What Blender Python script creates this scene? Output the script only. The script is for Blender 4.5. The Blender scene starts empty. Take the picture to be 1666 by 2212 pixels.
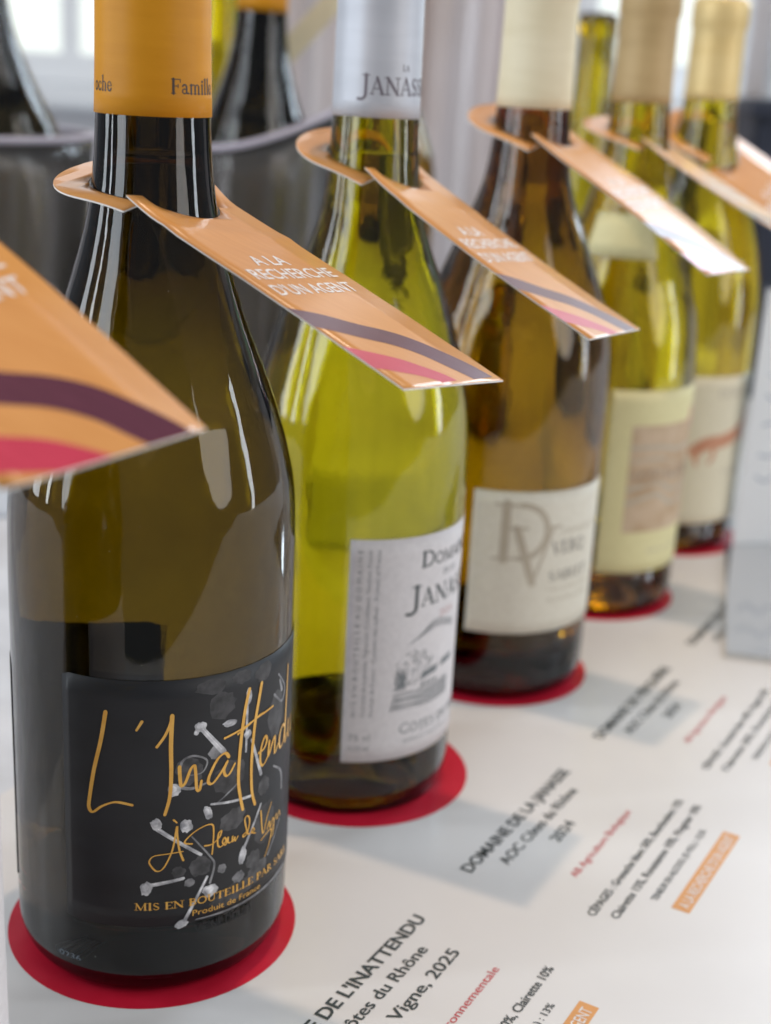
import bpy, bmesh, math, random
from mathutils import Vector, Matrix
random.seed(7)
MM = 0.001
scene = bpy.context.scene
COL = scene.collection

# ------------------------------------------------------------------ camera
PITCH, ROLL, EYE = 0.3162, 0.0546, 256.6
cam = bpy.data.cameras.new('camera'); cam_o = bpy.data.objects.new('camera', cam); COL.objects.link(cam_o)
cp, sp, cr, sr = math.cos(PITCH), math.sin(PITCH), math.cos(ROLL), math.sin(ROLL)
fw = Vector((0, cp, -sp)); up = Vector((0, sp, cp)); rt = Vector((1, 0, 0))
R_ = rt * cr + up * sr; U_ = up * cr - rt * sr
cam_o.matrix_world = Matrix(((R_.x, U_.x, -fw.x, 0), (R_.y, U_.y, -fw.y, 0), (R_.z, U_.z, -fw.z, EYE * MM), (0, 0, 0, 1)))
cam.sensor_fit = 'HORIZONTAL'; cam.sensor_width = 36; cam.lens = 36 * 2955.6 / 1666
cam.clip_start = 0.01; cam.clip_end = 50
cam.dof.use_dof = True; cam.dof.focus_distance = 0.358; cam.dof.aperture_fstop = 12.0
scene.camera = cam_o

# ------------------------------------------------------------------ world, lamps, exposure
world = bpy.data.worlds.new('World'); scene.world = world; world.use_nodes = True
bg = world.node_tree.nodes['Background']
bg.inputs[0].default_value = (0.80, 0.88, 1.0, 1); bg.inputs[1].default_value = 0.21

def lamp(name, kind, loc, target, power, color, sx=None, sy=None, radius=None):
    l = bpy.data.lights.new(name, kind); l.energy = power; l.color = color
    if kind == 'AREA':
        l.shape = 'ELLIPSE' if name == 'label_fill' else 'RECTANGLE'; l.size = sx; l.size_y = sy
    if radius is not None: l.shadow_soft_size = radius
    o = bpy.data.objects.new(name, l); COL.objects.link(o); o.location = loc
    d = Vector(target) - Vector(loc); o.rotation_euler = d.to_track_quat('-Z', 'Y').to_euler()
    return o
# daylight of the tall windows to the left, cool
for y_, w_, p_w in ((-0.75, 0.62, 21), (-0.02, 0.10, 6), (0.42, 0.26, 9)):
    lamp('window_daylight_side', 'AREA', (-1.6, y_, 0.95), (0.0, 0.35 + 0.3 * y_, 0.95), p_w, (0.86, 0.93, 1.0), w_, 1.9)
# daylight of the window behind on the right, above the frame
lamp('window_daylight_back', 'AREA', (1.15, 1.95, 0.92), (0.05, 0.5, 0.12), 22, (0.74, 0.87, 1.0), 0.75, 0.82)
# tall narrow window to the right
lamp('window_daylight_right', 'AREA', (1.55, 0.47, 0.75), (0.0, 0.42, 0.75), 9, (0.84, 0.92, 1.0), 0.16, 1.9)
# broad fill lamp added on the near right to brighten the front labels
lamp('label_fill', 'AREA', (1.75, -0.5, 1.0), (0.1, 0.5, 0.1), 16, (1.0, 0.96, 0.92), 1.0, 2.0)
# daylight bounced off the white ceiling
lamp('ceiling_bounce', 'AREA', (0.1, 0.7, 2.3), (0.1, 0.7, 0), 6, (0.97, 0.97, 1.0), 2.4, 2.4)
# ceiling lamp, warm and small
lamp('ceiling_lamp', 'POINT', (0.11, 0.60, 1.75), (0, 0.4, 0), 32, (1.0, 0.76, 0.56), radius=0.022)

scene.view_settings.view_transform = 'Standard'; scene.view_settings.look = 'None'
scene.view_settings.exposure = 0.0; scene.view_settings.gamma = 1.0
scene.view_settings.use_curve_mapping = False
scene.render.engine = 'CYCLES'
cy = scene.cycles
cy.max_bounces = 24; cy.transmission_bounces = 24; cy.glossy_bounces = 8; cy.diffuse_bounces = 4
cy.transparent_max_bounces = 16; cy.sample_clamp_indirect = 8.0; cy.blur_glossy = 0.4
cy.caustics_refractive = True; cy.caustics_reflective = True
cy.use_denoising = True
try: cy.denoiser = 'OPENIMAGEDENOISE'
except Exception: pass

# ------------------------------------------------------------------ layout (mm)
C0 = Vector((-65.34, 365.81)); STEP = Vector((57.83, 102.74))
UD = STEP.normalized(); VD = Vector((UD.y, -UD.x))
THV = math.atan2(VD.y, VD.x)               # direction the labels face
def centre(i): return C0 + STEP * i

# ------------------------------------------------------------------ materials
def lin(c):
    c = c / 255
    return c / 12.92 if c <= 0.04045 else ((c + 0.055) / 1.055) ** 2.4
def rgb(r, g, b): return (lin(r), lin(g), lin(b), 1)
class NT:
    def __init__(s, name):
        s.m = bpy.data.materials.new(name); s.m.use_nodes = True; s.t = s.m.node_tree
        s.b = s.t.nodes['Principled BSDF']; s.out = s.t.nodes['Material Output']
    def n(s, t, **k):
        x = s.t.nodes.new(t)
        for a, v in k.items(): setattr(x, a, v)
        return x
    def l(s, a, b): s.t.links.new(a, b)
    def set(s, **k):
        for a, v in k.items(): s.b.inputs[a.replace('_', ' ')].default_value = v
def noise_mat(name, c1, c2, scale, rough=0.5, bump=0.0, bscale=None, spec=0.5, coat=0.0, coat_r=0.1, metal=0.0, stretch=(1, 1, 1), detail=4, bdist=0.0005):
    k = NT(name); tc = k.n('ShaderNodeTexCoord'); mp = k.n('ShaderNodeMapping'); mp.inputs['Scale'].default_value = stretch
    k.l(tc.outputs['Object'], mp.inputs['Vector'])
    nz = k.n('ShaderNodeTexNoise'); nz.inputs['Scale'].default_value = scale; nz.inputs['Detail'].default_value = detail
    k.l(mp.outputs['Vector'], nz.inputs['Vector'])
    rp = k.n('ShaderNodeValToRGB'); rp.color_ramp.elements[0].color = c1; rp.color_ramp.elements[1].color = c2
    rp.color_ramp.elements[0].position = 0.35; rp.color_ramp.elements[1].position = 0.65
    k.l(nz.outputs['Fac'], rp.inputs['Fac']); k.l(rp.outputs['Color'], k.b.inputs['Base Color'])
    k.set(Roughness=rough, Metallic=metal); k.b.inputs['Specular IOR Level'].default_value = spec
    k.b.inputs['Coat Weight'].default_value = coat; k.b.inputs['Coat Roughness'].default_value = coat_r
    if bump:
        n2 = k.n('ShaderNodeTexNoise'); n2.inputs['Scale'].default_value = bscale or scale; n2.inputs['Detail'].default_value = 5
        k.l(mp.outputs['Vector'], n2.inputs['Vector'])
        bp = k.n('ShaderNodeBump'); bp.inputs['Strength'].default_value = bump; bp.inputs['Distance'].default_value = bdist
        k.l(n2.outputs['Fac'], bp.inputs['Height']); k.l(bp.outputs['Normal'], k.b.inputs['Normal'])
    return k.m
def plain(name, c, rough=0.5, spec=0.5, coat=0.0, var=0.06, scale=180):
    c2 = tuple(x * (1 - var) for x in c[:3]) + (1,)
    return noise_mat(name, c2, c, scale, rough, spec=spec, coat=coat)
def glass(name, trans_wall, ior=1.5, wall=3.0, rough=0.0, bump=0.32):
    """clear glass whose tint comes from absorption in the wall: trans_wall = colour left after one wall"""
    k = NT(name)
    k.set(Roughness=rough, IOR=ior); k.b.inputs['Transmission Weight'].default_value = 1.0
    k.b.inputs['Base Color'].default_value = (1, 1, 1, 1)
    co = [-math.log(max(t, 0.004)) / (wall * MM) for t in trans_wall]
    den = max(co) * 1.02
    va = k.n('ShaderNodeVolumeAbsorption'); va.inputs['Density'].default_value = den
    va.inputs['Color'].default_value = tuple(1 - c / den for c in co) + (1,)
    k.l(va.outputs['Volume'], k.out.inputs['Volume'])
    if bump:
        tc = k.n('ShaderNodeTexCoord'); mp = k.n('ShaderNodeMapping'); mp.inputs['Scale'].default_value = (1, 1, 0.16)
        k.l(tc.outputs['Object'], mp.inputs['Vector'])
        nz = k.n('ShaderNodeTexNoise'); nz.inputs['Scale'].default_value = 60; nz.inputs['Detail'].default_value = 3
        k.l(mp.outputs['Vector'], nz.inputs['Vector'])
        n3 = k.n('ShaderNodeTexNoise'); n3.inputs['Scale'].default_value = 38; n3.inputs['Detail'].default_value = 6; n3.inputs['Roughness'].default_value = 0.65; k.l(tc.outputs['Object'], n3.inputs['Vector'])
        mr = k.n('ShaderNodeMapRange'); mr.inputs['From Min'].default_value = 0.5; mr.inputs['From Max'].default_value = 0.75; mr.inputs['To Min'].default_value = 0.0; mr.inputs['To Max'].default_value = 0.10; k.l(n3.outputs['Fac'], mr.inputs['Value']); k.l(mr.outputs[0], k.b.inputs['Roughness'])
        n2 = k.n('ShaderNodeTexNoise'); n2.inputs['Scale'].default_value = 420; n2.inputs['Detail'].default_value = 2
        m2 = k.n('ShaderNodeMapping'); m2.inputs['Scale'].default_value = (1, 1, 0.45); k.l(tc.outputs['Object'], m2.inputs['Vector']); k.l(m2.outputs['Vector'], n2.inputs['Vector'])
        ad = k.n('ShaderNodeMath', operation='MULTIPLY_ADD'); ad.inputs[1].default_value = 0.035; k.l(n2.outputs['Fac'], ad.inputs[0]); k.l(nz.outputs['Fac'], ad.inputs[2])
        bp = k.n('ShaderNodeBump'); bp.inputs['Strength'].default_value = bump; bp.inputs['Distance'].default_value = 0.0012
        k.l(ad.outputs[0], bp.inputs['Height']); k.l(bp.outputs['Normal'], k.b.inputs['Normal'])
    return k.m
def thin_clear(name, tint, haze=0.0, haze_col=(.5, .5, .5, 1), gloss=0.08):
    k = NT(name); k.t.nodes.remove(k.b)
    tr = k.n('ShaderNodeBsdfTransparent'); tr.inputs[0].default_value = tint
    gl = k.n('ShaderNodeBsdfGlossy'); gl.inputs['Roughness'].default_value = gloss
    fr = k.n('ShaderNodeFresnel'); fr.inputs['IOR'].default_value = 1.42
    df = k.n('ShaderNodeBsdfDiffuse'); df.inputs[0].default_value = haze_col
    tl = k.n('ShaderNodeBsdfTranslucent'); tl.inputs[0].default_value = haze_col
    m0 = k.n('ShaderNodeMixShader'); m0.inputs[0].default_value = 0.5; k.l(df.outputs[0], m0.inputs[1]); k.l(tl.outputs[0], m0.inputs[2])
    m1 = k.n('ShaderNodeMixShader'); k.l(tr.outputs[0], m1.inputs[1]); k.l(m0.outputs[0], m1.inputs[2]); m1.inputs[0].default_value = haze
    m2 = k.n('ShaderNodeMixShader'); k.l(fr.outputs[0], m2.inputs[0]); k.l(m1.outputs[0], m2.inputs[1]); k.l(gl.outputs[0], m2.inputs[2])
    k.l(m2.outputs[0], k.out.inputs['Surface']); return k.m
def emit(name, build):
    k = NT(name); k.t.nodes.remove(k.b); e = k.n('ShaderNodeEmission'); k.l(e.outputs[0], k.out.inputs['Surface']); build(k, e); return k.m

M = {}
M['glass_olive'] = glass('olive_brown_glass', (0.39, 0.32, 0.03))
M['glass_green'] = glass('yellow_green_glass', (0.79, 0.75, 0.12))
M['glass_amber'] = glass('amber_glass', (0.68, 0.53, 0.05))
M['glass_lime'] = glass('bright_lime_glass', (0.88, 0.82, 0.14))
M['glass_dark'] = glass('dark_glass', (0.20, 0.18, 0.12))
M['wine'] = glass('white_wine', (0.93, 0.90, 0.55), ior=1.34, wall=75, bump=0)
M['wine_gold'] = glass('golden_wine', (0.90, 0.80, 0.40), ior=1.34, wall=75, bump=0)
M['acrylic'] = thin_clear('clear_acrylic', (0.95, 0.98, 1.0, 1), 0.02, (.8, .9, 1, 1))
M['acrylic_smoky'] = thin_clear('cloudy_acrylic', (0.95, 0.94, 0.95, 1), 0.10, (.66, .62, .58, 1), 0.2)
M['foil_ochre'] = noise_mat('ochre_foil', rgb(198, 132, 22), rgb(206, 140, 28), 30, 0.46, 0.14, 160, spec=0.25, stretch=(1, 1, 5))
M['foil_silver'] = noise_mat('silver_grey_foil', rgb(190, 192, 198), rgb(198, 200, 206), 30, 0.46, 0.12, 160, metal=0.25, spec=0.4, stretch=(1, 1, 5))
M['foil_cream'] = noise_mat('cream_foil', rgb(222, 208, 174), rgb(229, 216, 184), 30, 0.48, 0.12, 160, spec=0.25, stretch=(1, 1, 5))
M['foil_tan'] = noise_mat('tan_gold_foil', rgb(178, 150, 104), rgb(188, 160, 114), 30, 0.5, 0.10, 160, metal=0.10, spec=0.3, stretch=(1, 1, 5))
M['foil_gold'] = noise_mat('pale_gold_foil', rgb(216, 188, 128), rgb(224, 198, 140), 30, 0.42, 0.10, 160, metal=0.2, spec=0.3, stretch=(1, 1, 5))
M['paper_white'] = noise_mat('white_label_paper', rgb(208, 203, 203), rgb(216, 211, 211), 500, 0.62, 0.10, 900, bdist=0.0001)
M['paper_cream'] = noise_mat('cream_label_paper', rgb(212, 205, 188), rgb(219, 213, 197), 500, 0.6, 0.10, 900, bdist=0.0001)
M['paper_straw'] = noise_mat('straw_label_paper', rgb(213, 203, 152), rgb(220, 211, 160), 500, 0.6)
M['paper_ivory'] = noise_mat('ivory_label_paper', rgb(208, 198, 172), rgb(216, 206, 180), 500, 0.6)
M['label_black'] = noise_mat('black_satin_label', rgb(14, 14, 17), rgb(26, 27, 31), 45, 0.5, 0.05, 900, stretch=(1, 1, 2.2), bdist=0.0001)
M['gold_ink'] = noise_mat('gold_ink', rgb(220, 164, 70), rgb(232, 180, 88), 300, 0.34, spec=0.5, metal=0.25)
def ink(g, nm): return noise_mat(nm, rgb(g * .62, g * .62, g * .64), rgb(g + 12, g + 11, g + 13), 300, 0.45, detail=8)
M['ink_light'] = ink(204, 'pale_grey_ink'); M['ink_mid'] = ink(140, 'mid_grey_ink'); M['ink_dim'] = ink(74, 'dim_grey_ink'); M['ink_faint'] = ink(58, 'faint_grey_ink')
M['ink_text'] = plain('dark_slate_ink', rgb(58, 66, 66), 0.5)
M['ink_grey'] = plain('soft_grey_ink', rgb(138, 140, 142), 0.6)
M['ink_engraving'] = plain('engraving_grey_ink', rgb(120, 124, 126), 0.6)
M['ink_black'] = plain('black_ink', rgb(14, 14, 16), 0.5)
M['ink_brown'] = plain('taupe_ink', rgb(182, 170, 150), 0.5)
M['ink_taupe_dark'] = plain('dark_taupe_ink', rgb(118, 110, 102), 0.5)
M['ink_red'] = plain('red_ink', rgb(206, 70, 76), 0.5)
M['ink_rose'] = plain('rose_ink', rgb(190, 150, 148), 0.5)
M['ink_capsule'] = plain('dark_brown_ink', rgb(62, 46, 34), 0.5)
M['ink_capsule_grey'] = plain('plum_grey_ink', rgb(112, 104, 112), 0.45)
M['ink_lot'] = plain('pale_lot_ink', rgb(120, 134, 146), 0.6)
M['tan_print'] = noise_mat('tan_printed_picture', rgb(176, 146, 112), rgb(200, 176, 148), 70, 0.6)
M['tan_print_dark'] = noise_mat('brown_printed_caption', rgb(128, 108, 90), rgb(146, 124, 104), 90, 0.6)
M['rust_print'] = noise_mat('rust_printed_horse', rgb(184, 124, 92), rgb(198, 144, 112), 90, 0.6)
M['card_orange'] = noise_mat('orange_coated_card', rgb(206, 142, 76), rgb(212, 149, 83), 90, 0.30, 0.16, 700, spec=0.22, coat=0.30, coat_r=0.2, stretch=(1, 6, 1), bdist=0.00012)
M['card_white'] = plain('white_card_core', rgb(228, 222, 214), 0.6)
M['card_purple'] = noise_mat('plum_print', rgb(84, 30, 50), rgb(91, 36, 56), 120, 0.30, 0.16, 700, spec=0.22, coat=0.30, coat_r=0.2, stretch=(1, 6, 1), bdist=0.00012)
M['card_crimson'] = noise_mat('crimson_print', rgb(190, 48, 74), rgb(197, 54, 80), 120, 0.30, 0.16, 700, spec=0.22, coat=0.30, coat_r=0.2, stretch=(1, 6, 1), bdist=0.00012)
M['card_letter'] = plain('white_print', rgb(236, 230, 226), 0.35)
M['mat_paper'] = noise_mat('white_satin_sheet', rgb(224, 221, 218), rgb(229, 226, 223), 14, 0.42, 0.05, 260, coat=0.25, coat_r=0.22, bdist=0.0002)
M['disc_red'] = noise_mat('carmine_print', rgb(200, 26, 52), rgb(207, 32, 58), 90, 0.45, spec=0.3, coat=0.1, coat_r=0.25)
M['strip_orange'] = plain('orange_print', rgb(226, 160, 92), 0.45)
M['cloth'] = noise_mat('white_tablecloth_weave', rgb(206, 208, 212), rgb(218, 220, 224), 40, 0.85, 0.3, 900)
M['wall'] = noise_mat('grey_mauve_plaster', rgb(232, 229, 231), rgb(240, 238, 240), 5, 0.8)
M['curtain'] = noise_mat('mauve_grey_linen', rgb(196, 186, 182), rgb(216, 210, 212), 9, 0.9, stretch=(1, 1, .25))
M['frame_white'] = plain('white_window_frame', rgb(226, 230, 234), 0.5)
M['navy'] = plain('navy_plastic', rgb(30, 36, 52), 0.5)
M['ink_pale'] = plain('pale_blue_grey_ink', rgb(196, 202, 214), 0.6)
M['band_cream'] = plain('cream_neck_band', rgb(226, 218, 188), 0.5)
def backlit_paper(name, c):
    k = NT(name); k.t.nodes.remove(k.b); df = k.n('ShaderNodeBsdfDiffuse'); df.inputs[0].default_value = c
    tl = k.n('ShaderNodeBsdfTranslucent'); tl.inputs[0].default_value = c
    m = k.n('ShaderNodeMixShader'); m.inputs[0].default_value = 0.22; k.l(df.outputs[0], m.inputs[1]); k.l(tl.outputs[0], m.inputs[2]); k.l(m.outputs[0], k.out.inputs['Surface']); return k.m
M['sign_paper'] = backlit_paper('thin_white_paper', rgb(250, 251, 253))
def _pane(lo, hi, zmid, st):
    def build(k, e):
        tc = k.n('ShaderNodeTexCoord'); sx = k.n('ShaderNodeSeparateXYZ'); k.l(tc.outputs['Object'], sx.inputs[0])
        nz = k.n('ShaderNodeTexNoise'); nz.inputs['Scale'].default_value = 5; k.l(tc.outputs['Object'], nz.inputs['Vector'])
        ad = k.n('ShaderNodeMath', operation='MULTIPLY_ADD'); ad.inputs[1].default_value = 0.25; k.l(nz.outputs['Fac'], ad.inputs[0]); k.l(sx.outputs['Z'], ad.inputs[2])
        mr = k.n('ShaderNodeMapRange'); mr.inputs['From Min'].default_value = zmid - .06; mr.inputs['From Max'].default_value = zmid + .16; k.l(ad.outputs[0], mr.inputs['Value'])
        rp = k.n('ShaderNodeValToRGB'); rp.color_ramp.elements[0].color = lo; rp.color_ramp.elements[1].color = hi
        k.l(mr.outputs[0], rp.inputs['Fac']); k.l(rp.outputs[0], e.inputs['Color']); e.inputs['Strength'].default_value = st
    return build
M['pane_left'] = emit('daylight_pane_pale', _pane(rgb(212, 218, 214), rgb(250, 252, 255), 0.34, 1.7))
M['pane_right'] = emit('daylight_pane_garden', _pane(rgb(150, 190, 160), rgb(240, 246, 255), 0.42, 1.3))

# ------------------------------------------------------------------ object helpers
def tag(o, label=None, cat=None, group=None, kind=None):
    if label: o['label'] = label
    if cat: o['category'] = cat
    if group: o['group'] = group
    if kind: o['kind'] = kind
    return o
def empty(name, loc=(0, 0, 0)):
    o = bpy.data.objects.new(name, None); o.empty_display_size = 0.02; o.location = loc; COL.objects.link(o); return o
def mesh_obj(name, verts, faces, mat, parent=None, smooth=False):
    """verts in world mm; if parent given the mesh is stored relative to the parent's world place"""
    off = Vector((0, 0, 0)); p = parent
    while p is not None: off += Vector(p.location); p = p.parent
    me = bpy.data.meshes.new(name)
    me.from_pydata([tuple(Vector(v) * MM - off) for v in verts], [], faces)
    mats = mat if isinstance(mat, (list, tuple)) else [mat]
    for m_ in mats: me.materials.append(m_)
    if smooth: me.shade_smooth()
    me.update()
    o = bpy.data.objects.new(name, me); COL.objects.link(o); o.parent = parent
    return o
def bm_obj(name, bm, mat, parent=None, smooth=False):
    bm.verts.index_update()
    v = [tuple(x.co) for x in bm.verts]; f = [[q.index for q in x.verts] for x in bm.faces]; mi = [x.material_index for x in bm.faces]
    o = mesh_obj(name, v, f, mat, parent, smooth)
    for p_, i in zip(o.data.polygons, mi): p_.material_index = i
    bm.free(); return o
def catmull(pts, n=6):
    if len(pts) < 3: return [tuple(p) for p in pts]
    out = []; P = [pts[0]] + list(pts) + [pts[-1]]
    for i in range(1, len(P) - 2):
        a, b, c, d = P[i - 1], P[i], P[i + 1], P[i + 2]
        for k in range(n):
            t = k / n
            out.append(tuple(0.5 * (2 * b[j] + (c[j] - a[j]) * t + (2 * a[j] - 5 * b[j] + 4 * c[j] - d[j]) * t * t + (-a[j] + 3 * b[j] - 3 * c[j] + d[j]) * t ** 3) for j in range(len(b))))
    out.append(tuple(pts[-1])); return out
def lathe(profile, cx, cy_, seg=96, flip=False, base=0, tilt=None):
    """profile of (r, z) bottom to top, outward facing when it runs up the outside"""
    V, F, rings = [], [], []
    for r, z in profile:
        if r < 1e-6:
            rings.append([base + len(V)]); V.append((cx, cy_, z))
        else:
            rings.append([base + len(V) + k for k in range(seg)])
            for k in range(seg):
                a = 2 * math.pi * k / seg; V.append((cx + r * math.cos(a), cy_ + r * math.sin(a), z))
    for a, b in zip(rings, rings[1:]):
        for k in range(seg):
            k2 = (k + 1) % seg
            if len(a) == 1 and len(b) == 1: continue
            if len(a) == 1: f = [a[0], b[k2], b[k]]
            elif len(b) == 1: f = [a[k], a[k2], b[0]]
            else: f = [a[k], a[k2], b[k2], b[k]]
            F.append(f[::-1] if flip else f)
    return V, F

# flat print -> surface.  A surface map takes (x, y, offset) in mm and gives a world point in mm
def paper_map(i, z0=0.0):
    c = centre(i)
    def f(u, v, off): p = c + UD * u + VD * v; return (p.x, p.y, z0 + off)
    return f
def cyl_map(cx, cy_, rfun, R):
    def f(arc, z, off):
        a = THV + arc / R; r = rfun(z) + off; return (cx + r * math.cos(a), cy_ + r * math.sin(a), z)
    return f
def ribbon2d(pts, width, taper=(1, 1), smooth=True, n=5, cal=0.0):
    P = catmull(pts, n) if smooth else [tuple(p) for p in pts]
    P = [P[0]] + [b for a, b in zip(P, P[1:]) if (a[0] - b[0]) ** 2 + (a[1] - b[1]) ** 2 > 1e-8]
    V, F = [], []
    N = len(P)
    for i, p in enumerate(P):
        a = P[max(i - 1, 0)]; b = P[min(i + 1, N - 1)]
        dx, dy = b[0] - a[0], b[1] - a[1]; L = math.hypot(dx, dy) or 1
        t = i / (N - 1); w = width * (taper[0] * (1 - t) + taper[1] * t) / 2
        if cal: w *= 1 - cal + 1.6 * cal * abs(math.sin(math.atan2(dy, dx) - math.radians(25)))
        nx, ny = -dy / L * w, dx / L * w
        V += [(p[0] + nx, p[1] + ny), (p[0] - nx, p[1] - ny)]
        if i: F.append([2 * i - 2, 2 * i - 1, 2 * i + 1, 2 * i])
    for end, sg in ((0, -1), (N - 1, 1)):                      # round caps
        a = P[max(end - 1, 0)]; b = P[min(end + 1, N - 1)]; ang = math.atan2(b[1] - a[1], b[0] - a[0])
        w = width * taper[0 if end == 0 else 1] / 2
        s = len(V); V.append(P[end])
        for k in range(9):
            th = ang + (math.pi / 2 if sg < 0 else -math.pi / 2) + math.pi * k / 8
            V.append((P[end][0] + w * math.cos(th), P[end][1] + w * math.sin(th)))
        for k in range(8): F.append([s, s + 1 + k, s + 2 + k])
    return V, F
def blob2d(c, rx, ry, rot=0, n=20, wob=0.14):
    V = [c]
    for k in range(n):
        a = 2 * math.pi * k / n; q = 1 + random.uniform(-wob, wob)
        x, y = rx * q * math.cos(a), ry * q * math.sin(a)
        V.append((c[0] + x * math.cos(rot) - y * math.sin(rot), c[1] + x * math.sin(rot) + y * math.cos(rot)))
    return V, [[0, 1 + k, 1 + (k + 1) % n] for k in range(n)]
def print_obj(name, shapes, smap, mat, parent, off=0.12, lift=0.004):
    """shapes = list of (verts2d, faces); each a hair above the one before"""
    V, F = [], []
    for k, (v2, f2) in enumerate(shapes):
        b = len(V); V += [smap(x, y, off + lift * k) for x, y in v2]; F += [[i + b for i in f] for f in f2]
    o = mesh_obj(name, V, F, mat, parent); return o
def cut(v2, f2, step, axis=0):
    bm = bmesh.new(); vs = [bm.verts.new((x, y, 0)) for x, y in v2]
    for f in f2:
        try: bm.faces.new([vs[i] for i in f])
        except ValueError: pass
    lo = min(p[axis] for p in v2); hi = max(p[axis] for p in v2); x = math.floor(lo / step) * step + step
    while x < hi:
        no = (1, 0, 0) if axis == 0 else (0, 1, 0); co = (x, 0, 0) if axis == 0 else (0, x, 0)
        bmesh.ops.bisect_plane(bm, geom=bm.verts[:] + bm.edges[:] + bm.faces[:], plane_co=co, plane_no=no); x += step
    bmesh.ops.triangulate(bm, faces=bm.faces[:]); bm.verts.index_update()
    r = [(v.co.x, v.co.y) for v in bm.verts], [[v.index for v in f.verts] for f in bm.faces]; bm.free(); return r
_tc = {}
def text2d(s, bold=0.0):
    k = (s, bold)
    if k in _tc: return _tc[k]
    cu = bpy.data.curves.new('t', 'FONT'); cu.body = s; cu.size = 1; cu.offset = bold; cu.resolution_u = 3; cu.fill_mode = 'FRONT'
    ob = bpy.data.objects.new('t', cu); COL.objects.link(ob); bpy.context.view_layer.update()
    me = bpy.data.meshes.new_from_object(ob.evaluated_get(bpy.context.evaluated_depsgraph_get()))
    V = [(v.co.x, v.co.y) for v in me.vertices]; F = [list(p.vertices) for p in me.polygons]
    bpy.data.objects.remove(ob); bpy.data.curves.remove(cu); bpy.data.meshes.remove(me)
    _tc[k] = (V, F); return V, F
def fit_text(s, x0, x1, y0, cap, bold=0.0, slant=0.0, step=None, ydir=1):
    """text with its first letter at x0, its last ending at x1, baseline y0 and cap height cap"""
    V, F = text2d(s, bold); H = 0.72
    a = min(v[0] for v in V); b = max(v[0] for v in V); k = (x1 - x0) / (b - a)
    out = [(x0 + (x - a) * k + slant * y / H * cap, y0 + ydir * y / H * cap) for x, y in V]
    if ydir < 0: F = [f[::-1] for f in F]
    return cut(out, F, step) if step else (out, F)

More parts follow.
